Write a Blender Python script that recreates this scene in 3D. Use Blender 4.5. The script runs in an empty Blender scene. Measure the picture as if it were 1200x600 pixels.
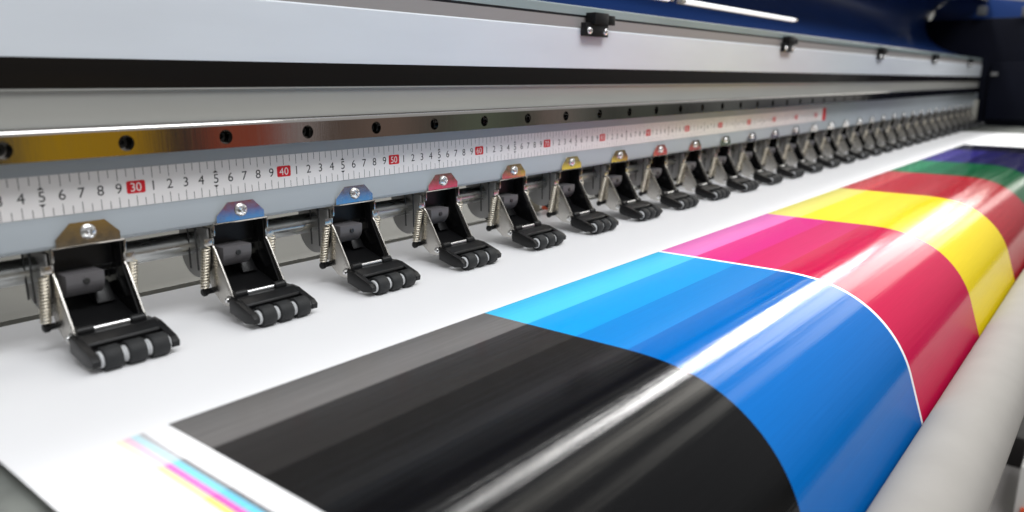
import bpy, bmesh, math, random
from mathutils import Vector, Matrix
random.seed(7)
S = 0.01                                   # everything below is written in centimetres
scn = bpy.context.scene
COL = scn.collection

# ------------------------------------------------------------------ helpers
def rgb(r, g, b):                          # sRGB 0-255 -> linear
    f = lambda c: (c/255/12.92) if c/255 <= .04045 else ((c/255+.055)/1.055)**2.4
    return (f(r), f(g), f(b), 1)

def mat(name, col, rough=.5, metal=0., spec=.5, bump=None, var=0., vscale=(40,40,40), aniso=0., coat=0., rvar=0.):
    m = bpy.data.materials.new(name); m.use_nodes = True
    nt = m.node_tree; b = nt.nodes['Principled BSDF']
    b.inputs['Base Color'].default_value = col
    b.inputs['Roughness'].default_value = rough
    b.inputs['Metallic'].default_value = metal
    b.inputs['Specular IOR Level'].default_value = spec
    b.inputs['Anisotropic'].default_value = aniso
    b.inputs['Coat Weight'].default_value = coat
    if bump or var or rvar:
        tc = nt.nodes.new('ShaderNodeTexCoord'); mp = nt.nodes.new('ShaderNodeMapping')
        mp.inputs['Scale'].default_value = vscale
        nt.links.new(tc.outputs['Object'], mp.inputs['Vector'])
        nz = nt.nodes.new('ShaderNodeTexNoise'); nz.inputs['Scale'].default_value = 1; nz.inputs['Detail'].default_value = 4
        nt.links.new(mp.outputs['Vector'], nz.inputs['Vector'])
        if var:
            mx = nt.nodes.new('ShaderNodeMix'); mx.data_type = 'RGBA'; mx.blend_type = 'MULTIPLY'
            mx.inputs[0].default_value = 1
            rp = nt.nodes.new('ShaderNodeMapRange')
            rp.inputs['From Min'].default_value = .3; rp.inputs['From Max'].default_value = .7
            rp.inputs['To Min'].default_value = 1-var; rp.inputs['To Max'].default_value = 1+var*.4
            nt.links.new(nz.outputs['Fac'], rp.inputs['Value'])
            mx.inputs[6].default_value = col
            nt.links.new(rp.outputs['Result'], mx.inputs[7])
            nt.links.new(mx.outputs[2], b.inputs['Base Color'])
        if rvar:
            rr = nt.nodes.new('ShaderNodeMapRange')
            rr.inputs['From Min'].default_value = .3; rr.inputs['From Max'].default_value = .7
            rr.inputs['To Min'].default_value = max(.02, rough-rvar); rr.inputs['To Max'].default_value = rough+rvar
            nt.links.new(nz.outputs['Fac'], rr.inputs['Value']); nt.links.new(rr.outputs['Result'], b.inputs['Roughness'])
        if bump:
            bp = nt.nodes.new('ShaderNodeBump'); bp.inputs['Strength'].default_value = bump; bp.inputs['Distance'].default_value = .001
            nt.links.new(nz.outputs['Fac'], bp.inputs['Height']); nt.links.new(bp.outputs['Normal'], b.inputs['Normal'])
    return m

def link(name, bm, material, parent=None, smooth=True, angle=35):
    bmesh.ops.recalc_face_normals(bm, faces=bm.faces[:])
    return link_raw(name, bm, material, parent, smooth, angle)

def link_raw(name, bm, material, parent=None, smooth=True, angle=35):
    me = bpy.data.meshes.new(name)
    bm.transform(Matrix.Scale(S, 4)); bm.to_mesh(me); bm.free()
    if smooth:
        me.shade_smooth() if hasattr(me, 'shade_smooth') else None
        try: me.set_sharp_from_angle(angle=math.radians(angle))
        except Exception: pass
    me.materials.append(material)
    o = bpy.data.objects.new(name, me); COL.objects.link(o)
    if parent: o.parent = parent
    return o

def tag(o, label=None, cat=None, group=None, kind=None):
    if label: o['label'] = label
    if cat: o['category'] = cat
    if group: o['group'] = group
    if kind: o['kind'] = kind
    return o

def thing(name, loc, label, cat, group=None):
    o = bpy.data.objects.new(name, None); COL.objects.link(o)
    o.empty_display_size = .01
    o.location = Vector(loc)*S
    return tag(o, label, cat, group)

def copy_tree(o, parent=None):
    c = o.copy(); COL.objects.link(c)
    if parent: c.parent = parent
    for ch in [x for x in o.children]: copy_tree(ch, c)
    return c

def prism(bm, poly, axis, a, b, bevel=0.):
    """extrude a 2-D polygon between a and b along axis ('x': poly is (y,z); 'y': (x,z); 'z': (x,y))"""
    def P(u, v, t): return {'x': (t, u, v), 'y': (u, t, v), 'z': (u, v, t)}[axis]
    A = [bm.verts.new(P(u, v, a)) for u, v in poly]; B = [bm.verts.new(P(u, v, b)) for u, v in poly]
    fs = [bm.faces.new(A), bm.faces.new(B[::-1])]
    n = len(poly)
    for i in range(n): fs.append(bm.faces.new((A[i], B[i], B[(i+1) % n], A[(i+1) % n])))
    bmesh.ops.recalc_face_normals(bm, faces=fs)
    if bevel:
        es = list({e for f in fs for e in f.edges})
        bmesh.ops.bevel(bm, geom=es, offset=bevel, segments=2, profile=.6, affect='EDGES', clamp_overlap=True)

def box(bm, x0, x1, y0, y1, z0, z1, bevel=0.):
    prism(bm, [(x0, y0), (x1, y0), (x1, y1), (x0, y1)], 'z', z0, z1, bevel)

def lathe(bm, prof, axis='x', c=(0, 0, 0), n=28, cap=True):
    """prof: list of (t, r) along axis"""
    rings = []
    for t, r in prof:
        ring = []
        for k in range(n):
            a = 2*math.pi*k/n; u, v = r*math.cos(a), r*math.sin(a)
            p = {'x': (t, u, v), 'y': (u, t, v), 'z': (u, v, t)}[axis]
            ring.append(bm.verts.new((p[0]+c[0], p[1]+c[1], p[2]+c[2])))
        rings.append(ring)
    for A, B in zip(rings, rings[1:]):
        for k in range(n): bm.faces.new((A[k], A[(k+1) % n], B[(k+1) % n], B[k]))
    if cap: bm.faces.new(rings[0][::-1]); bm.faces.new(rings[-1])

def rod(r, x0, x1, ch=.03): return [(x0, r-ch), (x0+ch, r), (x1-ch, r), (x1, r-ch)]

def sweep(bm, prof, x0, x1, closed=False, nx=1):
    """open profile of (y,z) swept along x"""
    cols = []
    for i in range(nx+1):
        x = x0+(x1-x0)*i/nx
        cols.append([bm.verts.new((x, y, z)) for y, z in prof])
    m = len(prof)
    for A, B in zip(cols, cols[1:]):
        for k in range(m if closed else m-1):
            bm.faces.new((A[k], B[k], B[(k+1) % m], A[(k+1) % m]))
    if closed:
        bm.faces.new(cols[0]); bm.faces.new(cols[-1][::-1])

# ------------------------------------------------------------------ materials
M = {}
M['panel'] = mat('panel_paint', (.68, .72, .77, 1), .42, 0, .4, var=.05, vscale=(6, 30, 30))
M['beam'] = mat('beam_paint', (.36, .395, .425, 1), .38, 0, .5, var=.04, vscale=(8, 40, 40))
M['recess'] = mat('recess_paint', (.33, .33, .31, 1), .5, 0, .4, var=.05, vscale=(8, 40, 40))
M['slot'] = mat('glossy_black', (.007, .006, .0055, 1), .16, 0, .25, rvar=.08, vscale=(10, 60, 60))
M['taupe'] = mat('taupe_paint', (.27, .255, .25, 1), .5)
M['dark_line'] = mat('dark_gap', (.06, .062, .075, 1), .5)
M['strip'] = mat('greenish_strip', (.28, .34, .34, 1), .25, 0, .5, var=.15, vscale=(4, 4, 4))
M['soffit'] = mat('soffit_black', (.03, .03, .03, 1), .6)
M['rail'] = mat('ground_steel', (.46, .44, .42, 1), .08, 1., bump=.012, vscale=(1500, 40, 40), rvar=.03)
M['bolt'] = mat('dark_bolt', (.04, .04, .04, 1), .35, .6)
M['tape'] = mat('tape_white', (.84, .815, .81, 1), .45, 0, .3, var=.04, vscale=(20, 20, 20))
M['ink'] = mat('tape_ink', (.012, .012, .013, 1), .6, 0, .2)
M['red'] = mat('tape_red', (.62, .012, .022, 1), .5, 0, .3)
M['white_ink'] = mat('tape_white_ink', (.8, .78, .76, 1), .5, 0, .3)
M['steel'] = mat('polished_plate', (.66, .62, .57, 1), .13, 1., rvar=.04, vscale=(300, 300, 300))
M['screw'] = mat('zinc_screw', (.80, .80, .80, 1), .20, 1.)
M['arm'] = mat('arm_steel', (.52, .50, .465, 1), .26, 1., vscale=(60, 60, 60), rvar=.06)
M['spring'] = mat('spring_steel', (.86, .80, .68, 1), .34, 1.)
M['black'] = mat('black_plastic', (.006, .006, .0065, 1), .34, 0, .30, bump=.06, vscale=(900, 900, 900))
M['gloss_black'] = mat('black_sheet', (.006, .006, .0065, 1), .16, 0, .45)  # black stands in for shade and dark reflections inside the arm
M['rubber'] = mat('black_rubber', (.017, .018, .019, 1), .62, 0, .35, bump=.25, vscale=(1200, 1200, 1200))
M['hub'] = mat('white_nylon', (.62, .63, .64, 1), .45, 0, .4)
M['grey_pl'] = mat('grey_plastic', (.11, .105, .11, 1), .38, 0, .5)
M['cam'] = mat('cam_grey', (.30, .295, .29, 1), .40, 0.3, .5, var=.1, vscale=(60, 60, 60))
M['tube'] = mat('galvanised', (.50, .51, .50, 1), .30, 1., var=.25, vscale=(30, 200, 200), rvar=.1)
M['rear'] = mat('rear_plate', (.105, .103, .085, 1), .45, .2, .5, var=.3, vscale=(6, 6, 6))
M['platen'] = mat('platen_metal', (.30, .315, .29, 1), .38, .6, .5, var=.5, vscale=(25, 25, 25))
M['navy'] = mat('hood_blue', (.015, .048, .19, 1), .28, 0, .5, var=.1, vscale=(5, 5, 5))
M['navy_dark'] = mat('housing_navy', (.004, .005, .012, 1), .5, 0, .12, var=.3, vscale=(6, 6, 6))
M['rim'] = mat('rim_grey', (.22, .22, .22, 1), .5)
M['roll'] = mat('roll_backing', (.31, .295, .275, 1), .9, 0, .1, var=.05, vscale=(30, 30, 30))
M['core'] = mat('cardboard_core', (.30, .20, .11, 1), .8)
M['floor'] = mat('floor_grey', (.34, .32, .31, 1), .5, 0, .4, var=.15, vscale=(3, 3, 3))
M['leg'] = mat('leg_black', (.012, .010, .010, 1), .5)
M['orange'] = mat('orange_card', (.75, .10, .03, 1), .6)
M['card'] = mat('white_card', (.72, .71, .68, 1), .6)
M['cream'] = mat('cream_plastic', (.60, .55, .42, 1), .5)
M['end_grey'] = mat('end_bracket_grey', (.36, .35, .31, 1), .5)
M['patch'] = mat('pad_grey', (.09, .095, .10, 1), .6)

def emis(name, col, st):
    m = bpy.data.materials.new(name); m.use_nodes = True
    b = m.node_tree.nodes['Principled BSDF']
    b.inputs['Base Color'].default_value = (.8, .8, .8, 1)
    b.inputs['Emission Color'].default_value = col; b.inputs['Emission Strength'].default_value = st
    return m
M['led'] = emis('led_diffuser', (.93, .96, 1, 1), .66)  # glow imitating lamps mirrored in the hood

def vinyl(name, steps, rough=.22, spec=.5, streak=.18, grain=0.06, rv=.38, fine=0., wave=.12):
    """printed or blank glossy vinyl; steps = [(arc cm, colour)], UV holds (x cm, arc cm)/100"""
    m = bpy.data.materials.new(name); m.use_nodes = True
    nt = m.node_tree; b = nt.nodes['Principled BSDF']; L = nt.links.new; N = nt.nodes.new
    uv = N('ShaderNodeUVMap'); uv.uv_map = 'UVMap'
    sep = N('ShaderNodeSeparateXYZ'); L(uv.outputs['UV'], sep.inputs[0])
    if len(steps) == 1:
        rgbn = N('ShaderNodeRGB'); rgbn.outputs[0].default_value = steps[0][1]; colout = rgbn.outputs[0]
    else:
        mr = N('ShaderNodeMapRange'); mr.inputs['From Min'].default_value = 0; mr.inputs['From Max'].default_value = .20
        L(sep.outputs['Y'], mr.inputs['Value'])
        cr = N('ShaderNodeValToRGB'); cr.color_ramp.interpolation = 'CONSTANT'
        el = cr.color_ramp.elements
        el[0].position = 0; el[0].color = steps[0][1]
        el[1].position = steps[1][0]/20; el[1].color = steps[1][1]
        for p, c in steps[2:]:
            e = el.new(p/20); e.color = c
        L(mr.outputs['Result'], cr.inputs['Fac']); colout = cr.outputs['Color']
    # print-head banding: fine lines running with the carriage (along x)
    mp = N('ShaderNodeMapping'); mp.inputs['Scale'].default_value = (14, 700, 1); L(uv.outputs['UV'], mp.inputs['Vector'])
    nz = N('ShaderNodeTexNoise'); nz.inputs['Scale'].default_value = 1; nz.inputs['Detail'].default_value = 5; nz.inputs['Roughness'].default_value = .65
    L(mp.outputs['Vector'], nz.inputs['Vector'])
    mr2 = N('ShaderNodeMapRange'); mr2.inputs['From Min'].default_value = .3; mr2.inputs['From Max'].default_value = .7
    mr2.inputs['To Min'].default_value = 1-grain; mr2.inputs['To Max'].default_value = 1+grain
    L(nz.outputs['Fac'], mr2.inputs['Value'])
    mx = N('ShaderNodeMix'); mx.data_type = 'RGBA'; mx.blend_type = 'MULTIPLY'; mx.inputs[0].default_value = 1
    L(colout, mx.inputs[6]); L(mr2.outputs['Result'], mx.inputs[7]); L(mx.outputs[2], b.inputs['Base Color'])
    # gloss streaks
    mp2 = N('ShaderNodeMapping'); mp2.inputs['Scale'].default_value = (3.2, 190, 1); L(uv.outputs['UV'], mp2.inputs['Vector'])
    n2 = N('ShaderNodeTexNoise'); n2.inputs['Scale'].default_value = 1; n2.inputs['Detail'].default_value = 6; n2.inputs['Roughness'].default_value = .6
    L(mp2.outputs['Vector'], n2.inputs['Vector'])
    bp = N('ShaderNodeBump'); bp.inputs['Strength'].default_value = streak; bp.inputs['Distance'].default_value = .0006
    L(n2.outputs['Fac'], bp.inputs['Height']); last = bp
    if fine:                                       # short gloss dashes left by the print passes
        mp3 = N('ShaderNodeMapping'); mp3.inputs['Scale'].default_value = (1.6, 520, 1); L(uv.outputs['UV'], mp3.inputs['Vector'])
        n3 = N('ShaderNodeTexNoise'); n3.inputs['Scale'].default_value = 1; n3.inputs['Detail'].default_value = 3
        L(mp3.outputs['Vector'], n3.inputs['Vector'])
        b3 = N('ShaderNodeBump'); b3.inputs['Strength'].default_value = fine; b3.inputs['Distance'].default_value = .00008
        L(n3.outputs['Fac'], b3.inputs['Height']); L(last.outputs['Normal'], b3.inputs['Normal']); last = b3
    if wave:                                       # gentle buckling of the film
        mp4 = N('ShaderNodeMapping'); mp4.inputs['Scale'].default_value = (7, 16, 1); L(uv.outputs['UV'], mp4.inputs['Vector'])
        n4 = N('ShaderNodeTexNoise'); n4.inputs['Scale'].default_value = 1; n4.inputs['Detail'].default_value = 1
        L(mp4.outputs['Vector'], n4.inputs['Vector'])
        b4 = N('ShaderNodeBump'); b4.inputs['Strength'].default_value = wave; b4.inputs['Distance'].default_value = .004
        L(n4.outputs['Fac'], b4.inputs['Height']); L(last.outputs['Normal'], b4.inputs['Normal']); last = b4
    L(last.outputs['Normal'], b.inputs['Normal'])
    mr3 = N('ShaderNodeMapRange'); mr3.inputs['From Min'].default_value = .35; mr3.inputs['From Max'].default_value = .65
    mr3.inputs['To Min'].default_value = rough*(1-rv); mr3.inputs['To Max'].default_value = rough*(1+rv)
    L(n2.outputs['Fac'], mr3.inputs['Value']); L(mr3.outputs['Result'], b.inputs['Roughness'])
    b.inputs['Specular IOR Level'].default_value = spec
    return m

# ------------------------------------------------------------------ camera (solved from the tape's centimetre marks)
R = Matrix(((0.6312146, -0.7756028, 0.0029079), (-0.174981, -0.1460567, -0.9736781), (0.7556122, 0.614091, -0.2279089)))
CAM = Vector((9.7593724, -44.6157578, 7.3225509))
cd = bpy.data.cameras.new('camera'); cam = bpy.data.objects.new('camera', cd); COL.objects.link(cam)
rot = Matrix((R[0], -R[1], -R[2])).transposed()
cam.matrix_world = Matrix.Translation(CAM*S) @ rot.to_4x4()
cd.lens = 26.7047; cd.sensor_width = 36; cd.clip_start = .005; cd.clip_end = 100
cd.dof.use_dof = True; cd.dof.focus_distance = .58; cd.dof.aperture_fstop = 5.4; cd.dof.aperture_blades = 7
scn.camera = cam

# ------------------------------------------------------------------ sheet profile
def front_profile(ds=.25, n=140):
    y, z, v = -22.5, -7.75, 0.; out = []
    Lr, k, th = 6., .11, 1.25
    for i in range(n):
        s = i*ds; t = k*s*s/(2*Lr) if s < Lr else k*(s-Lr/2); t = min(t, th)
        out.append((y, z)); y -= math.cos(t)*ds; z -= math.sin(t)*ds
    return out
PR0 = -13.0                                        # print's top edge
back = [(11.5, -11.0), (10.9, -9.6), (10.0, -8.5), (8.6, -7.9), (7.0, -7.76)]
flat = [(4., -7.75), (0., -7.75), (-4., -7.75), (-8., -7.75), (-11., -7.75), (PR0, -7.75)]
lower = [(-14.8, -7.75), (-16.6, -7.75), (-18.5, -7.75), (-20.5, -7.75)] + front_profile()
PROF = back+flat+lower
IDX = len(back)+len(flat)-1                        # index of PR0
ARC = [0.]
for p, q in zip(PROF, PROF[1:]): ARC.append(ARC[-1]+math.dist(p, q))
ARC = [a-ARC[IDX] for a in ARC]

def sheet_patch(name, material, x0, x1, i0, i1, parent=None, dz=0.):
    bm = bmesh.new(); uv = bm.loops.layers.uv.new('UVMap')
    nx = max(1, int((x1-x0)/6)); cols = []
    for i in range(nx+1):
        x = x0+(x1-x0)*i/nx
        cols.append([(bm.verts.new((x, PROF[k][0], PROF[k][1]+dz)), x, ARC[k]) for k in range(i0, i1+1)])
    for A, B in zip(cols, cols[1:]):
        for k in range(len(A)-1):
            q = (A[k], A[k+1], B[k+1], B[k])
            f = bm.faces.new([t[0] for t in q]); f.smooth = True
            for lp, t in zip(f.loops, q): lp[uv].uv = (t[1]/100, t[2]/100)
    bm.normal_update()
    return link_raw(name, bm, material, parent, True, 60)

END = min(k for k in range(len(PROF)) if PROF[k][1] < -19.3)
XL, XR = 18.4, 272.
blank = vinyl('blank_vinyl', [(0, (.85, .85, .865, 1))], rough=.38, spec=.35, streak=.004, grain=.003, rv=.03)
sheet = thing('vinyl_sheet', (0, 0, 0), 'glossy white vinyl sheet lying over the printer bed, printed with bands of colour', 'vinyl sheet')
K = lambda r, g, b: rgb(r, g, b)
blocks = [
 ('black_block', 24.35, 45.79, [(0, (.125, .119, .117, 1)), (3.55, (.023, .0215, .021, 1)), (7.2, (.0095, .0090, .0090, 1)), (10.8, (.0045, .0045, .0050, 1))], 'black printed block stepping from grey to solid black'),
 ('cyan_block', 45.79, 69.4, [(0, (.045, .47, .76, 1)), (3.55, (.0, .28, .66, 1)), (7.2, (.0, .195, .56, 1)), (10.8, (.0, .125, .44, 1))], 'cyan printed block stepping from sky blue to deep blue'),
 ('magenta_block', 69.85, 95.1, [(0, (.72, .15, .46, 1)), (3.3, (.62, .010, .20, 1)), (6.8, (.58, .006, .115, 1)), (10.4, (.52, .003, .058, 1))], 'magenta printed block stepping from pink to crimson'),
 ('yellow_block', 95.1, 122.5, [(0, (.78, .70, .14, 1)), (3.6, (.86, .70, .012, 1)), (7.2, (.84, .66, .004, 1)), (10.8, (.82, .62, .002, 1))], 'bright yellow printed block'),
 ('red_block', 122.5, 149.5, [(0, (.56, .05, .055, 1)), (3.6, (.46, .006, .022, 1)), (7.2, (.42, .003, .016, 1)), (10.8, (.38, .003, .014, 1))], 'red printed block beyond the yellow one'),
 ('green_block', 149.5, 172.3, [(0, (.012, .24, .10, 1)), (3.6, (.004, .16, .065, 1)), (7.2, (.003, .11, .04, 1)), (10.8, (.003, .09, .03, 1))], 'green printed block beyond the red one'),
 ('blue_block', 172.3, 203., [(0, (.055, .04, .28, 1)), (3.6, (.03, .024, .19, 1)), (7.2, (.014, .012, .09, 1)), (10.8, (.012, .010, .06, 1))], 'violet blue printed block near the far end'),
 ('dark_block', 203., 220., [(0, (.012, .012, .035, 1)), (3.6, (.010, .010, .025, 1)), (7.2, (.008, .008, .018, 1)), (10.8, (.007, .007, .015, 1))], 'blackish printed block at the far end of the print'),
]
sheet_patch('blank_margin', blank, XL, XR, 0, IDX, sheet)
sheet_patch('blank_margin', blank, XL, blocks[0][1], IDX, END, sheet)
sheet_patch('blank_margin', blank, blocks[1][2], blocks[2][1], IDX, END, sheet)
sheet_patch('blank_margin', blank, blocks[-1][2], XR, IDX, END, sheet)
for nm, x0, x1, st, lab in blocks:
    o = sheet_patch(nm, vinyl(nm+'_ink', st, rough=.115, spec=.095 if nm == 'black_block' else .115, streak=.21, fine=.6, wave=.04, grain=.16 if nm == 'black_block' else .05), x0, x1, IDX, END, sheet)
    o['label'] = lab
# colour bar printed on the left margin, a hair proud of the sheet
barcol = [('yellow', 22.08, 22.36, (.86, .87, .66, 1), (.85, .85, .40, 1), (.84, .83, .20, 1)),
          ('magenta', 22.36, 22.68, (.82, .58, .70, 1), (.80, .20, .55, 1), (.76, .12, .46, 1)),
          ('cyan', 22.68, 23.02, (.52, .74, .80, 1), (.24, .66, .82, 1), (.16, .58, .80, 1)),
          ('grey', 23.02, 23.26, (.50, .50, .52, 1), (.26, .26, .27, 1), (.16, .16, .17, 1))]
for nm, x0, x1, a, b_, c in barcol:
    o = sheet_patch('colour_bar', vinyl(nm+'_bar_ink', [(0, a), (3.5, b_), (7.0, c)], rough=.25, streak=.1), x0, x1, IDX, IDX+60, sheet, dz=.006)
    o['label'] = nm+' line of the thin printed colour bar'

# ------------------------------------------------------------------ bed under the sheet
bm = bmesh.new()
bed = [(y, z-.35) for y, z in PROF[len(back)-1:IDX+60]]
sweep(bm, bed, -30, 323, nx=1)
tag(link('printer_bed', bm, M['platen'], None, True, 60), 'dark brushed metal bed beneath the white vinyl sheet', 'printer bed', kind='structure')

# ------------------------------------------------------------------ gantry beam
G0, G1 = -25., 325.
beam = thing('printer_beam', (0, 0, 0), 'long pale grey beam crossing the printer above the vinyl sheet', 'beam')
bm = bmesh.new()
sweep(bm, [(0.02, 4.70), (0.0, 4.66), (0.0, -.12), (-.10, -.45), (-.24, -1.35), (-.24, -1.55), (-.16, -1.72), (0., -1.78), (.25, -1.80), (.25, 4.70)], G0, G1, closed=True)
link('lower_face', bm, M['beam'], beam, True, 25)
bm = bmesh.new()
sweep(bm, [(.12, 4.72), (.20, 5.6), (.20, 6.2), (.17, 6.45), (.10, 6.58), (.0, 6.62), (.0, 6.72), (.9, 6.72), (.9, 4.72)], G0, G1, closed=True)
link('recess_wall', bm, M['recess'], beam, True, 25)
bm = bmesh.new(); sweep(bm, [(-.03, 6.74), (-.03, 8.32), (.9, 8.32), (.9, 6.74)], G0, G1, closed=True)
link('black_strip', bm, M['slot'], beam, True, 25)
bm = bmesh.new(); sweep(bm, [(-.02, 8.30), (-.05, 8.32), (-.06, 8.4), (-.06, 12.1), (0.1, 12.22), (1., 12.22), (1., 8.30)], G0, G1, closed=True)
link('upper_panel', bm, M['panel'], beam, True, 25)
bm = bmesh.new(); sweep(bm, [(.12, 12.2), (.20, 13.28), (1., 13.28), (1., 12.2)], G0, G1, closed=True)
link('top_ledge', bm, M['taupe'], beam, True, 25)
bm = bmesh.new(); sweep(bm, [(.4, 13.27), (.4, 13.52), (1., 13.52), (1., 13.27)], G0, G1, closed=True)
link('shadow_gap', bm, M['dark_line'], beam, True, 25)
bm = bmesh.new(); sweep(bm, [(.16, 13.5), (.16, 14.25), (.22, 14.36), (1.3, 14.40), (1.3, 13.5)], G0, G1, closed=True)
link('cover_strip', bm, M['strip'], beam, True, 25)
bm = bmesh.new(); sweep(bm, [(.24, -1.79), (8., -1.7), (8., -1.4), (.24, -1.4)], G0, G1, closed=True)
link('underside', bm, M['soffit'], beam, True, 25)
bm = bmesh.new(); sweep(bm, [(8., -1.4), (8., 14.), (1.4, 14.), (1.4, 12), (7.5, 12), (7.5, -1.4)], G0, G1, closed=True)
link('rear_shell', bm, M['soffit'], beam, True, 25)
bm = bmesh.new(); box(bm, 314, 316, -1.2, 6, -7.2, .6, .1)
link('end_bracket', bm, M['end_grey'], beam)

# ------------------------------------------------------------------ linear rail with counterbored holes
rail = thing('linear_rail', (0, 0, 0), 'shiny steel guide rail with a row of bolt holes along the beam', 'guide rail')
RY, RZ0, RZ1, HR = -1.45, 3.10, 4.44, .44
bm = bmesh.new()
holes = [23.1+6*k for k in range(-3, 49)]
xs = [h-3 for h in holes]+[holes[-1]+3]
NH = 32
for h in holes:
    zc = (RZ0+RZ1)/2; inner = []; outer = []
    for k in range(NH):
        a = 2*math.pi*k/NH+math.pi/4; c, s = math.cos(a), math.sin(a)
        inner.append(bm.verts.new((h+HR*c, RY, zc+HR*s)))
        m = max(abs(c), abs(s)); outer.append(bm.verts.new((h+3*c/m, RY, zc+(RZ1-RZ0)/2*s/m)))
    deep = [bm.verts.new((v.co.x, RY+.95, v.co.z)) for v in inner]
    for k in range(NH):
        j = (k+1) % NH
        bm.faces.new((outer[k], outer[j], inner[j], inner[k])); bm.faces.new((inner[k], inner[j], deep[j], deep[k]))
    bm.faces.new(deep)
    # countersink lip
bmesh.ops.remove_doubles(bm, verts=bm.verts[:], dist=.0005)
sweep(bm, [(RY, RZ1), (RY+.03, RZ1+.10), (RY+.09, RZ1+.20), (RY+.18, RZ1+.27), (RY+.30, RZ1+.32), (-.02, RZ1+.32)], xs[0], xs[-1])
sweep(bm, [(-.02, RZ0), (RY, RZ0)], xs[0], xs[-1])
link('rail_body', bm, M['rail'], rail, True, 20)
bm = bmesh.new()
for_first = bm
lathe(bm, [(0, .01), (0, .15), (-.02, .17), (.05, .17), (.3, .17)], 'y', (0, RY+.62, 0), 6, cap=True)
bm.free()
bm = bmesh.new()
prof = [(.3, .33), (.03, .33), (0, .30), (0, .16), (.18, .15)]
lathe(bm, prof, 'y', (0, 0, 0), 24, cap=True)
bolt0 = link('bolt', bm, M['bolt'], rail)
bolt0.location = Vector((holes[0], RY+.62, (RZ0+RZ1)/2))*S
for h in holes[1:]:
    b2 = bolt0.copy(); COL.objects.link(b2); b2.parent = rail
    b2.location = Vector((h, RY+.62, (RZ0+RZ1)/2))*S

# ------------------------------------------------------------------ measuring tape
TH = 2.226
T0, T1 = 14.5, 155.4
tape = thing('measuring_tape', (0, 0, 0), 'white centimetre tape with black numerals and red tens stuck on the beam', 'measuring tape')
bm = bmesh.new(); box(bm, T0, T1, -.028, .01, 0, TH, .006)
link('tape_strip', bm, M['tape'], tape)
TY = -.031
bm = bmesh.new()
def quad_xz(bm, x0, x1, z0, z1, y):
    v = [bm.verts.new((x, y, z)) for x, z in ((x0, z0), (x1, z0), (x1, z1), (x0, z1))]; bm.faces.new(v)
for i in range(int(T0*2)+1, int(153*2)):
    x = i/2; full = (i % 2 == 0); w = .017
    lt, lb = (.66, .62) if full else (.46, .46)
    quad_xz(bm, x-w, x+w, TH-lt, TH-.015, TY); quad_xz(bm, x-w, x+w, .015, lb, TY)
    if full and int(x) % 10 == 5:
        for sg, zc in ((1, TH-.74), (-1, .70)):
            v = [bm.verts.new(p) for p in ((x-.17, TY, zc), (x+.17, TY, zc), (x, TY, zc+sg*.15))]; bm.faces.new(v)
link('tick_marks', bm, M['ink'], tape, False)
GL = {}
def glyph(ch):
    if ch in GL: return GL[ch]
    cu = bpy.data.curves.new('glyph', 'FONT'); cu.body = ch; cu.size = 1; cu.resolution_u = 4
    o = bpy.data.objects.new('glyph', cu); COL.objects.link(o)
    bpy.context.view_layer.update()
    me = bpy.data.meshes.new_from_object(o.evaluated_get(bpy.context.evaluated_depsgraph_get()))
    vs = [v.co.copy() for v in me.vertices]; fs = [tuple(p.vertices) for p in me.polygons]
    xs_ = [v.x for v in vs]; ys_ = [v.y for v in vs]
    bpy.data.objects.remove(o); bpy.data.meshes.remove(me); bpy.data.curves.remove(cu)
    GL[ch] = (vs, fs, min(xs_), max(xs_), min(ys_), max(ys_)); return GL[ch]
REFH = glyph('8')[5]-glyph('8')[4]
def text(bm, s, xc, zc, hgt, y, gap=.07, sx=1.0):
    k = hgt/REFH; ws = [(glyph(c)[3]-glyph(c)[2])*k*sx for c in s]
    x = xc-(sum(ws)+gap*(len(s)-1))/2
    for c, w in zip(s, ws):
        vs, fs, xa, xb, ya, yb = glyph(c)
        nv = [bm.verts.new((x+(v.x-xa)*k*sx, y, zc-hgt/2+v.y*k)) for v in vs]
        for f in fs:
            try: bm.faces.new([nv[i] for i in f])
            except ValueError: pass
        x += w+gap
ZM = TH/2+.01
bm = bmesh.new()
for x in range(15, 153):
    if x % 10: text(bm, str(x % 10), x+.02, ZM, .57, TY)
link('numerals', bm, M['ink'], tape, False)
for x in range(20, 153, 10):
    bm = bmesh.new(); w, hh, r = (.54 if x < 100 else .62), .365, .11
    pts = []
    for cx, cz, a0 in ((w-r, hh-r, 0), (-w+r, hh-r, 90), (-w+r, -hh+r, 180), (w-r, -hh+r, 270)):
        for k in range(5):
            a = math.radians(a0+k*22.5); pts.append((x+cx+r*math.cos(a), ZM+cz+r*math.sin(a)))
    prism(bm, pts, 'y', -.034, -.029)
    rb = link('red_box', bm, M['red'], tape, False)
    bm = bmesh.new(); text(bm, str(x), x, ZM, .50, -.037, .06, 1.0 if x < 100 else .9)
    link('numeral', bm, M['white_ink'], rb, False)
bm = bmesh.new(); box(bm, 153.6, T1+.05, -.036, .012, -.02, TH+.02, .004)
link('red_end', bm, M['red'], tape)

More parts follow.
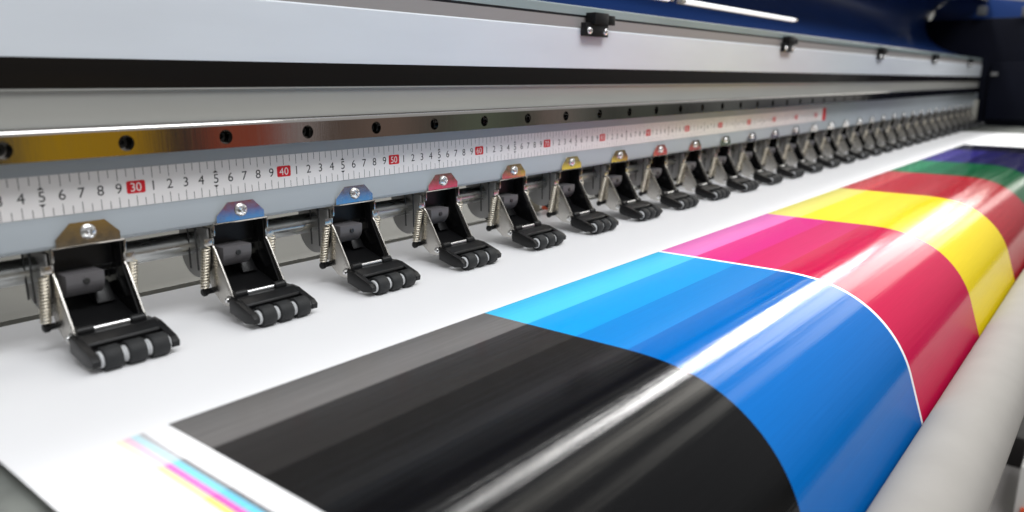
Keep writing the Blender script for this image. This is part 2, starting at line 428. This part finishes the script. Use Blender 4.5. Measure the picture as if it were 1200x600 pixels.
# ------------------------------------------------------------------ pinch roller clip
PITCH, X1 = 9.365, 26.95
def screw_mesh(bm, r, hgt, n=26):
    """pan head with a cross recess, facing -y"""
    rings = []
    NR, NA = 12, 48
    for i in range(NR+1):
        q = i/NR; rr = r*q; ring = []
        for k in range(NA):
            a = 2*math.pi*k/NA; x, z = rr*math.cos(a), rr*math.sin(a)
            d = hgt*math.sqrt(max(0, 1-.86*q*q)) if i < NR else 0
            xr, zr = x*math.cos(.5)-z*math.sin(.5), x*math.sin(.5)+z*math.cos(.5)
            if q < .62 and (abs(xr) < r*.13 or abs(zr) < r*.13): d -= hgt*.55*(1-q)
            ring.append(bm.verts.new((x, -d, z)))
        rings.append(ring)
    for A, B in zip(rings, rings[1:]):
        for k in range(NA): bm.faces.new((A[k], A[(k+1) % NA], B[(k+1) % NA], B[k]))

def helix(bm, p0, p1, Rr, w, turns, per=12, nseg=6):
    p0, p1 = Vector(p0), Vector(p1); ax = (p1-p0); Lg = ax.length; ax.normalize()
    u = Vector((1, 0, 0)); v = ax.cross(u).normalized(); u = v.cross(ax).normalized()
    pts = []
    lead = .14
    pts.append(p0-ax*.12+v*.02)
    n = turns*per
    for i in range(n+1):
        a = 2*math.pi*i/per; t = lead+(1-2*lead*1)*i/n if False else i/n
        pts.append(p0+ax*(Lg*t)+(u*math.cos(a)+v*math.sin(a))*Rr)
    pts.append(p1+ax*.16); pts.append(p1+ax*.30+v*.1); pts.append(p1+ax*.36-v*.1)
    prev = None
    for i, p in enumerate(pts):
        t = (pts[min(i+1, len(pts)-1)]-pts[max(i-1, 0)]).normalized()
        a = t.cross(ax if abs(t.dot(ax)) < .95 else u).normalized(); b = t.cross(a)
        ring = [bm.verts.new(p+(a*math.cos(2*math.pi*k/nseg)+b*math.sin(2*math.pi*k/nseg))*w) for k in range(nseg)]
        if prev:
            for k in range(nseg): bm.faces.new((prev[k], prev[(k+1) % nseg], ring[(k+1) % nseg], ring[k]))
        prev = ring

def make_clip():
    t = thing('pinch_roller_clip', (X1, 0, 0), 'clip', 'roller clip')
    bm = bmesh.new()
    pl = [(-1.7, -1.66), (1.7, -1.66), (1.7, -1.22), (.92, -.42), (-.92, -.42), (-1.7, -1.22)]
    prism(bm, pl, 'y', -.40, -.30)
    bm.transform(Matrix.Translation((0, -.35, -1.66)) @ Matrix.Rotation(math.radians(2.0), 4, 'X') @ Matrix.Translation((0, .35, 1.66)))
    prism(bm, [(-.40, -1.70), (-.36, -1.78), (1.0, -1.86), (1.0, -1.80), (-.30, -1.66)], 'x', -1.92, 1.92, .012)
    plate = link('mounting_plate', bm, M['steel'], t, False)
    bm = bmesh.new(); screw_mesh(bm, .42, .24); 
    link('screw', bm, M['screw'], plate, True, 50).location = Vector((0, -.43, -1.0))*S
    arm = [(-.36, -1.74), (1.0, -1.80), (1.35, -3.2), (1.05, -4.6), (.35, -6.15), (-.55, -6.78), (-1.25, -6.9), (-1.85, -6.78), (-2.1, -6.42), (-2.02, -6.1),
           (-.32, -3.32), (-.12, -3.12), (-.12, -2.62), (-.34, -2.45)]
    for sx in (-1, 1):
        bm = bmesh.new()
        a, b = sorted((sx*1.87, sx*1.97)); prism(bm, arm, 'x', a, b, .018)
        a, b = sorted((sx*1.95, sx*2.52)); box(bm, a, b, -.10, .0, -3.08, -2.62, .03)
        o = link('side_arm', bm, M['arm'], t, True, 30)
        bm = bmesh.new()
        lathe(bm, [(sx*1.97, .26), (sx*2.03, .26), (sx*2.05, .17), (sx*2.2, .16), (sx*2.22, .12)], 'x', (0, -1.55, -6.42), 20)
        link('rivet', bm, M['screw'], o)
        bm = bmesh.new(); helix(bm, (sx*2.38, .0, -3.2), (sx*2.38, .58, -5.95), .25, .05, 14)
        link('spring', bm, M['spring'], t, True, 80)
        bm = bmesh.new(); lathe(bm, rod(.06, -1.9, -4.6, -.02), 'z', (-2.85, .25+(sx > 0)*.95, 0), 8)
        lathe(bm, rod(.10, -1.82, -2.0, -.03), 'z', (-2.85, .25+(sx > 0)*.95, 0), 8)
        link('guide_pin', bm, M['bolt'], t)
    # black pressure lever
    bm = bmesh.new()
    prism(bm, [(2.4, -4.75), (2.5, -5.1), (.9, -5.95), (-1.6, -6.55), (-1.6, -6.2), (.6, -5.55)], 'x', -1.72, 1.72, .05)
    prism(bm, [(1.2, -4.3), (1.6, -4.3), (1.9, -5.3), (.9, -5.6), (.4, -5.4)], 'x', .35, 1.4, .08)
    lathe(bm, rod(.19, -2.35, 2.35), 'x', (0, .68, -6.22), 16)
    for sx in (-1, 1):
        lathe(bm, [(sx*2.16, .12), (sx*2.2, .24), (sx*2.3, .28), (sx*2.46, .28), (sx*2.54, .2), (sx*2.55, .05)], 'x', (0, .68, -6.22), 18)
        a, b = sorted((sx*1.0, sx*1.85)); lathe(bm, rod(.30, a, b), 'x', (0, -1.95, -6.08), 18)
    box(bm, -1.8, 1.8, 1.05, 1.2, -3.3, -1.85)
    link('pressure_lever', bm, M['black'], t, True, 35)
    bm = bmesh.new()
    ch = [(-.1, -1.9), (3.0, -1.9), (3.2, -4.4), (1.2, -5.9), (-1.7, -6.2), (-.1, -3.3)]
    prism(bm, ch, 'x', 1.72, 1.84, .02)
    for y in (.5, 1.75): prism(bm, [(y, -2.4), (y+.07, -2.4), (y+.07, -4.3), (y, -4.3)], 'x', 1.67, 1.73, .015)
    prism(bm, [(3.2, -1.9), (3.3, -1.9), (3.3, -4.6), (3.2, -4.6)], 'x', .3, 1.8)
    link('inner_cheek', bm, M['gloss_black'], t, True, 30)  # added black liner, darkens the steel arm's inner face by colour
    bm = bmesh.new()
    half = [(.5+.9*math.cos(a), -3.6+1.1*math.sin(a)) for a in [math.pi+math.pi*k/14 for k in range(15)]]
    prism(bm, half+[(1.4, -3.3), (-.4, -3.3)], 'x', -1.45, .6, .06)
    collar = link('cam_collar', bm, M['grey_pl'], t, True, 40)
    bm = bmesh.new(); lathe(bm, [(-.28, .16), (-.26, .18), (-.18, .18)], 'y', (-.4, -.2, -3.75), 16)
    link('collar_screw', bm, M['bolt'], collar)
    bm = bmesh.new()
    half = [(1.9+1.8*math.cos(a), -3.7+1.75*math.sin(a)) for a in [math.pi*1.0+math.pi*k/22 for k in range(23)]]
    prism(bm, half+[(3.7, -2.0), (.1, -2.0)], 'x', -2.14, -2.05, .015)
    link('cam_plate', bm, M['cam'], t, True, 40)
    # roller foot
    FX = .08
    bm = bmesh.new()
    prism(bm, [(-1.75, -6.12), (-2.5, -6.16), (-3.30, -6.42), (-3.38, -6.55), (-3.25, -6.85), (-2.6, -7.2), (-1.75, -7.0)], 'x', FX-2.1, FX+2.1, .022)
    for sx in (-1, 1):
        a, b = sorted((FX+sx*1.93, FX+sx*2.34))
        prism(bm, [(-2.0, -6.18), (-2.75, -6.24), (-4.42, -6.78), (-4.72, -7.02), (-4.66, -7.36), (-3.7, -7.5), (-2.0, -7.1)], 'x', a, b, .022)
    link('roller_frame', bm, M['black'], t, True, 35)
    bm = bmesh.new(); lathe(bm, rod(.15, -1.0, 1.0), 'x', (0, -1.98, -6.06), 14)
    link('hinge_pin', bm, M['screw'], t)
    bm = bmesh.new(); lathe(bm, rod(.15, FX-2.1, FX+2.1), 'x', (0, -4.25, -7.10), 14)
    link('axle', bm, M['screw'], t)
    for xc in (FX-1.26, FX, FX+1.26):
        bm = bmesh.new()
        lathe(bm, [(xc-.46, .44), (xc-.48, .5), (xc-.47, .61), (xc-.42, .65), (xc+.42, .65), (xc+.47, .61), (xc+.48, .5), (xc+.46, .44)], 'x', (0, -4.25, -7.10), 32)
        rl = link('roller', bm, M['rubber'], t, True, 60)
        bm = bmesh.new(); lathe(bm, rod(.45, xc-.62, xc+.62, .05), 'x', (0, -4.25, -7.10), 24)
        link('hub', bm, M['hub'], rl, True, 40)
    return t

ordinal = ['first', 'second', 'third', 'fourth', 'fifth', 'sixth', 'seventh', 'eighth', 'ninth', 'tenth', 'eleventh', 'twelfth', 'thirteenth', 'fourteenth',
           'fifteenth', 'sixteenth', 'seventeenth', 'eighteenth', 'nineteenth', 'twentieth', 'twenty-first', 'twenty-second', 'twenty-third', 'twenty-fourth',
           'twenty-fifth', 'twenty-sixth', 'twenty-seventh', 'twenty-eighth', 'twenty-ninth', 'thirtieth', 'thirty-first', 'thirty-second']
special = {0: 'pinch roller clip with a brown glinting plate, nearest of all, below the 28 mark',
           1: 'pinch roller clip with a blue glinting plate under the tape just before its red 40',
           2: 'pinch roller clip with a violet blue plate under the tape between 45 and 50',
           3: 'pinch roller clip with a crimson glinting plate under the tape beside 55',
           4: 'pinch roller clip with a reddish brown plate under the tape just past red 60',
           5: 'pinch roller clip with a yellow glinting plate under the tape just past red 70',
           6: 'pinch roller clip with a pale yellow plate under the tape just past red 80'}
NCL = 31
clip0 = make_clip()
for k in range(NCL):
    c = clip0 if k == 0 else copy_tree(clip0)
    c.location.x = (X1+PITCH*k)*S
    c.rotation_euler = (math.radians(random.uniform(-.5, .5)), 0, math.radians(random.uniform(-.7, .7))) if k > 1 else (0, 0, 0)
    for ch in c.children_recursive:
        if ch.name.startswith('screw'): ch.rotation_euler.y = random.uniform(0, 1.57)
    c['label'] = special.get(k, 'silver plated pinch roller clip, %s from the near end of the row' % ordinal[k])
    c['group'] = 'pinch roller clips in a row under the beam'

# ------------------------------------------------------------------ shaft, rear plate and small things behind the clips
bm = bmesh.new(); lathe(bm, [(G0, .72), (316, .72)], 'x', (0, 1.85, -3.1), 28)
tag(link('steel_shaft', bm, M['tube'], None), 'galvanised round shaft running behind the pinch roller clips', 'shaft')
bm = bmesh.new(); sweep(bm, [(12.2, -14), (12.2, -8.6), (13, -8.2), (48, -5.0), (48, -5.6), (13, -9)], G0, 323, closed=True)
tag(link('rear_plate', bm, M['rear'], None), 'dull greenish grey metal plate behind the clips and shaft', 'metal plate')
bm = bmesh.new(); box(bm, 80.5, 84.5, 7.2, 8.4, -7.7, -6.3, .1)
tag(link('orange_label', bm, M['orange'], None), 'small orange block behind the yellow plated clip', 'block')
bm = bmesh.new(); prism(bm, [(74, 8.5), (79, 7.5), (79.6, 9), (75, 10)], 'z', -7.7, -6.1, .1)
tag(link('cream_block', bm, M['cream'], None), 'small cream block behind the reddish brown plated clip', 'block')

# ------------------------------------------------------------------ black sensor brackets on the upper panel
def make_bracket():
    t = thing('sensor_bracket', (0, 0, 0), 'x', 'bracket')
    bm = bmesh.new(); box(bm, -2.1, 2.1, -.75, -.16, 11.45, 12.75, .06)
    base = link('base_block', bm, M['black'], t)
    bm = bmesh.new(); box(bm, -1.0, 1.55, -1.15, .0, 12.6, 13.75, .06)
    link('head_block', bm, M['black'], t)
    bm = bmesh.new(); box(bm, 1.85, 3.0, -1.0, -.1, 12.65, 13.6, .06); box(bm, 1.4, 2.0, -.7, -.3, 12.8, 13.3)
    link('side_block', bm, M['black'], t)
    for x in (-1.45, 1.5):
        bm = bmesh.new(); screw_mesh(bm, .36, .28); bm.transform(Matrix.Translation((x, -.76, 11.98)))
        link('screw', bm, M['screw'], base, True, 50)
    return t
br0 = make_bracket()
BL = ['largest black sensor bracket with two bright screws on the upper panel', 'second black sensor bracket along the panel, above the glossy strip',
      'third black sensor bracket along the panel, small and blurred', 'fourth black sensor bracket along the panel, small and dark', 'last tiny black sensor bracket near the far end housing']
for i, x in enumerate((77.3, 132., 187.2, 241., 294.)):
    b = br0 if i == 0 else copy_tree(br0)
    b.location.x = x*S; b['label'] = BL[i]; b['group'] = 'black brackets along the top of the panel'

# ------------------------------------------------------------------ hood, reflection streaks, end housing
hood = thing('printer_hood', (0, 0, 0), 'glossy blue hood rising behind and over the beam', 'hood')
bm = bmesh.new()
hp = [(1.35, 14.3), (7, 15.6), (13, 18.0), (17.5, 22), (19, 27), (17.5, 31.5), (13.5, 34.6), (9.5, 35.6), (6, 35.5), (2.3, 34.6)]
hp2 = []
for i in range(len(hp)-1):
    p0 = hp[max(i-1, 0)]; p1 = hp[i]; p2 = hp[i+1]; p3 = hp[min(i+2, len(hp)-1)]
    for k in range(6):
        t = k/6
        hp2.append(tuple(.5*((2*b)+(-a+c)*t+(2*a-5*b+4*c-d)*t*t+(-a+3*b-3*c+d)*t**3) for a, b, c, d in zip(p0, p1, p2, p3)))
hp2.append(hp[-1])
sweep(bm, hp2, G0, 330)
link('hood_shell', bm, M['navy'], hood, True, 60)
bm = bmesh.new(); box(bm, G0, 330, 1.6, 2.5, 33.4, 35.2, .15)
link('front_rim', bm, M['rim'], hood)
bm = bmesh.new(); prism(bm, [(1.4, 14.3), (13, 18), (17.5, 22), (19, 27), (17.5, 31.5), (13.5, 34.6), (9.5, 35.6), (2, 34.8), (-22, 31), (-22, 14)], 'x', 326, 328)
link('end_panel', bm, M['navy'], hood)
def glint(x0, x1, y, z, label):  # added glowing tube standing in for a lamp reflection on the hood
    t = thing('led_tube', (0, 0, 0), label, 'lamp', 'light tubes under the hood')
    bm = bmesh.new(); lathe(bm, [(x0, .2), (x0+.1, .29), (x1-.1, .29), (x1, .2)], 'x', (0, y, z), 16)
    link('diffuser', bm, M['led'], t)
    bm = bmesh.new(); lathe(bm, rod(.23, x0-1.0, x0), 'x', (0, y, z), 14); lathe(bm, rod(.23, x1, x1+1.0), 'x', (0, y, z), 14)
    link('end_cap', bm, M['end_grey'], t)
    bm = bmesh.new(); box(bm, x0-.8, x1+.8, y+.45, y+.75, z-.3, z+.3, .05)
    link('holder', bm, M['rim'], t)
glint(97., 134.5, -.3, 16.35, 'bright white light tube under the blue hood, whole length in view')
glint(54.5, 93., -.3, 16.35, 'bright white light tube under the blue hood, cut by the top of the photo')
house = thing('end_housing', (318, 0, 0), 'dark navy cabinet closing the far end of the printer', 'cabinet')
bm = bmesh.new(); box(bm, 2, 44, -40, 24, -11, 27.6, .4)
link('cabinet_body', bm, M['navy_dark'], house)
bm = bmesh.new(); box(bm, -.5, 4.0, -18, -3.2, -6, 13, .3)
link('cabinet_panel', bm, M['navy_dark'], house)
for y, z in ((20., 28.9), (1.8, 29.8), (-11, 28.9)):
    bm = bmesh.new(); box(bm, -2, 4, y-1.2, y+1.2, z-1.4, z+1.6, .2)
    link('hinge_pad', bm, M['patch'], house)
bm = bmesh.new(); box(bm, -1.6, -.5, -5.5, -3.5, 8.6, 9.7, .15); link('latch', bm, M['rim'], house)

# ------------------------------------------------------------------ roll below the front edge, stand and floor
bm = bmesh.new()
roll = thing('media_roll', (0, -38.3, -17.83), 'plain pale grey roll of backing running in front of the hanging print', 'roll')
lathe(bm, [(-40, 2.70), (-39.9, 2.74), (300, 2.74), (300.1, 2.70)], 'x', (0, 0, 0), 72)
link('wound_backing', bm, M['roll'], roll, True, 40)
bm = bmesh.new(); lathe(bm, rod(1.6, -46, 306, .1), 'x', (0, 0, 0), 32)
link('core', bm, M['core'], roll)
bm = bmesh.new(); box(bm, -200, 900, -170, 400, -76, -75)
tag(link('floor', bm, M['floor'], None), kind='structure')
bm = bmesh.new(); box(bm, 196, 320, -36, 5, -75, -68, .5)
tag(link('stand_foot', bm, M['leg'], None), 'long black foot of the printer stand on the floor', 'stand')
box_t = thing('carton', (178, -38, -75), 'white carton with an orange panel on the floor beside the printer', 'carton')
bm = bmesh.new(); box(bm, -8, 14, -7, 1, 0, 12, .2); link('carton_body', bm, M['card'], box_t)
bm = bmesh.new(); box(bm, -9, -8, -6, 0, .2, 4, .1); link('orange_panel', bm, M['orange'], box_t)

# ------------------------------------------------------------------ light
w = bpy.data.worlds.new('World'); scn.world = w; w.use_nodes = True
nt = w.node_tree; bg = nt.nodes['Background']; L = nt.links.new; N = nt.nodes.new
tc = N('ShaderNodeTexCoord'); sp = N('ShaderNodeSeparateXYZ'); L(tc.outputs['Generated'], sp.inputs[0])
cr = N('ShaderNodeValToRGB'); mr = N('ShaderNodeMapRange')
mr.inputs['From Min'].default_value = -.5; mr.inputs['From Max'].default_value = 1
L(sp.outputs['Z'], mr.inputs['Value']); L(mr.outputs['Result'], cr.inputs['Fac'])
e = cr.color_ramp.elements
e[0].position = 0; e[0].color = (.10, .10, .095, 1); e[1].position = 1; e[1].color = (.80, .81, .82, 1)
q = e.new(.30); q.color = (.13, .13, .125, 1); q = e.new(.45); q.color = (.42, .42, .42, 1)
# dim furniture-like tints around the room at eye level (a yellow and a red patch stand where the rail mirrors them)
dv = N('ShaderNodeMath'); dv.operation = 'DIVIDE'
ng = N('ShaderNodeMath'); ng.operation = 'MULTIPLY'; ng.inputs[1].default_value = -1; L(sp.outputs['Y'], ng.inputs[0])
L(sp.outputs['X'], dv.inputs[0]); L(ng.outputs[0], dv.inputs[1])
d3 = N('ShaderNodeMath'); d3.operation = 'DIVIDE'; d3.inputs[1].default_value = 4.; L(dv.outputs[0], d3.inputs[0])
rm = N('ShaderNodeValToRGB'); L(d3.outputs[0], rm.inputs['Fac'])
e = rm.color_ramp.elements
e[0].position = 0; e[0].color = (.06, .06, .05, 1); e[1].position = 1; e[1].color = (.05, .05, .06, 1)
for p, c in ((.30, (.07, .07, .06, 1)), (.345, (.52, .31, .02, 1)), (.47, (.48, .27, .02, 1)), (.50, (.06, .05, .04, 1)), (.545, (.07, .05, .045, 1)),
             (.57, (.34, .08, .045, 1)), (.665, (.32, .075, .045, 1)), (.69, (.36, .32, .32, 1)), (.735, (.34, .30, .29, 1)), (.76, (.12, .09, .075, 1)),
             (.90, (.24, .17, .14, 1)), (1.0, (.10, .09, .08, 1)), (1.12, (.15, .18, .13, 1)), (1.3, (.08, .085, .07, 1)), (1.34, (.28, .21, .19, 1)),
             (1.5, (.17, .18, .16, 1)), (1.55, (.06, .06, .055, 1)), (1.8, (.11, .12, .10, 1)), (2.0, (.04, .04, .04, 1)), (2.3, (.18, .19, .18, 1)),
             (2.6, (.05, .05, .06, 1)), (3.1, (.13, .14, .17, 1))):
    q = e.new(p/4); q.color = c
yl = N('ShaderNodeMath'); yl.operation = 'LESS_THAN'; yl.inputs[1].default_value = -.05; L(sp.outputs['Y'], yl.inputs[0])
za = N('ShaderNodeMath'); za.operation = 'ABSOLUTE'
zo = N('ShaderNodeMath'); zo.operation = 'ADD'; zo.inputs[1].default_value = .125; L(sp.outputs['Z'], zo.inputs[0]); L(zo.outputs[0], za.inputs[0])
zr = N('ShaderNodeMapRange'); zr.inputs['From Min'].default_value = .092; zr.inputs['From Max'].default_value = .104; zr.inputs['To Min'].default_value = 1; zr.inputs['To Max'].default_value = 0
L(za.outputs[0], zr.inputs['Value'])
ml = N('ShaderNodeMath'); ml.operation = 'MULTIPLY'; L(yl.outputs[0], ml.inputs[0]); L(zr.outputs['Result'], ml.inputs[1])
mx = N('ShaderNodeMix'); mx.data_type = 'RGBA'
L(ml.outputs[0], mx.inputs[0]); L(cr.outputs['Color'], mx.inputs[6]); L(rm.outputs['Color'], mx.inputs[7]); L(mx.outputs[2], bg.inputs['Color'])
bg.inputs['Strength'].default_value = .82

def area(name, loc, target, sx, sy, power, col=(1, .99, .97)):
    l = bpy.data.lights.new(name, 'AREA'); l.shape = 'RECTANGLE'; l.size = sx*S; l.size_y = sy*S; l.energy = power; l.color = col
    o = bpy.data.objects.new(name, l); COL.objects.link(o)
    o.location = Vector(loc)*S
    d = (Vector(target)-Vector(loc)).normalized()
    zax = -d; xax = (Vector((1, 0, 0))-zax*zax.x).normalized(); yax = zax.cross(xax)
    o.matrix_world = Matrix.Translation(Vector(loc)*S) @ Matrix((xax, yax, zax)).transposed().to_4x4()
    return o
area('ceiling_lamp', (60, -125, 195), (70, -5, 0), 260, 70, 43, (.97, .985, 1))
area('ceiling_lamp', (222, 60, 200), (40, -27, -8), 325, 11, 66)
area('ceiling_lamp', (478, 61, 200), (60, -27, -8), 187, 12, 17)
area('ceiling_lamp', (1522, 63, 200), (200, -27, -8), 1900, 14, 66)
area('ceiling_lamp', (900, 40, 205), (200, -27, -8), 1180, 8, 20)
area('ceiling_lamp', (810, -6, 210), (300, -25, -8), 1320, 90, 170, (1, .97, .88))
area('ceiling_lamp', (810, -95, 210), (300, -25, -8), 1320, 75, 60, (1, .97, .90))
area('rear_lamp', (120, 110, 90), (120, 25, -8), 300, 30, 8)  # added fill light, lifts the dark plate behind the clips

scn.view_settings.view_transform = 'Standard'; scn.view_settings.look = 'None'
scn.view_settings.exposure = 0.1; scn.view_settings.gamma = 1
scn.render.film_transparent = False
scn.cycles.max_bounces = 8
scn.cycles.use_denoising = True
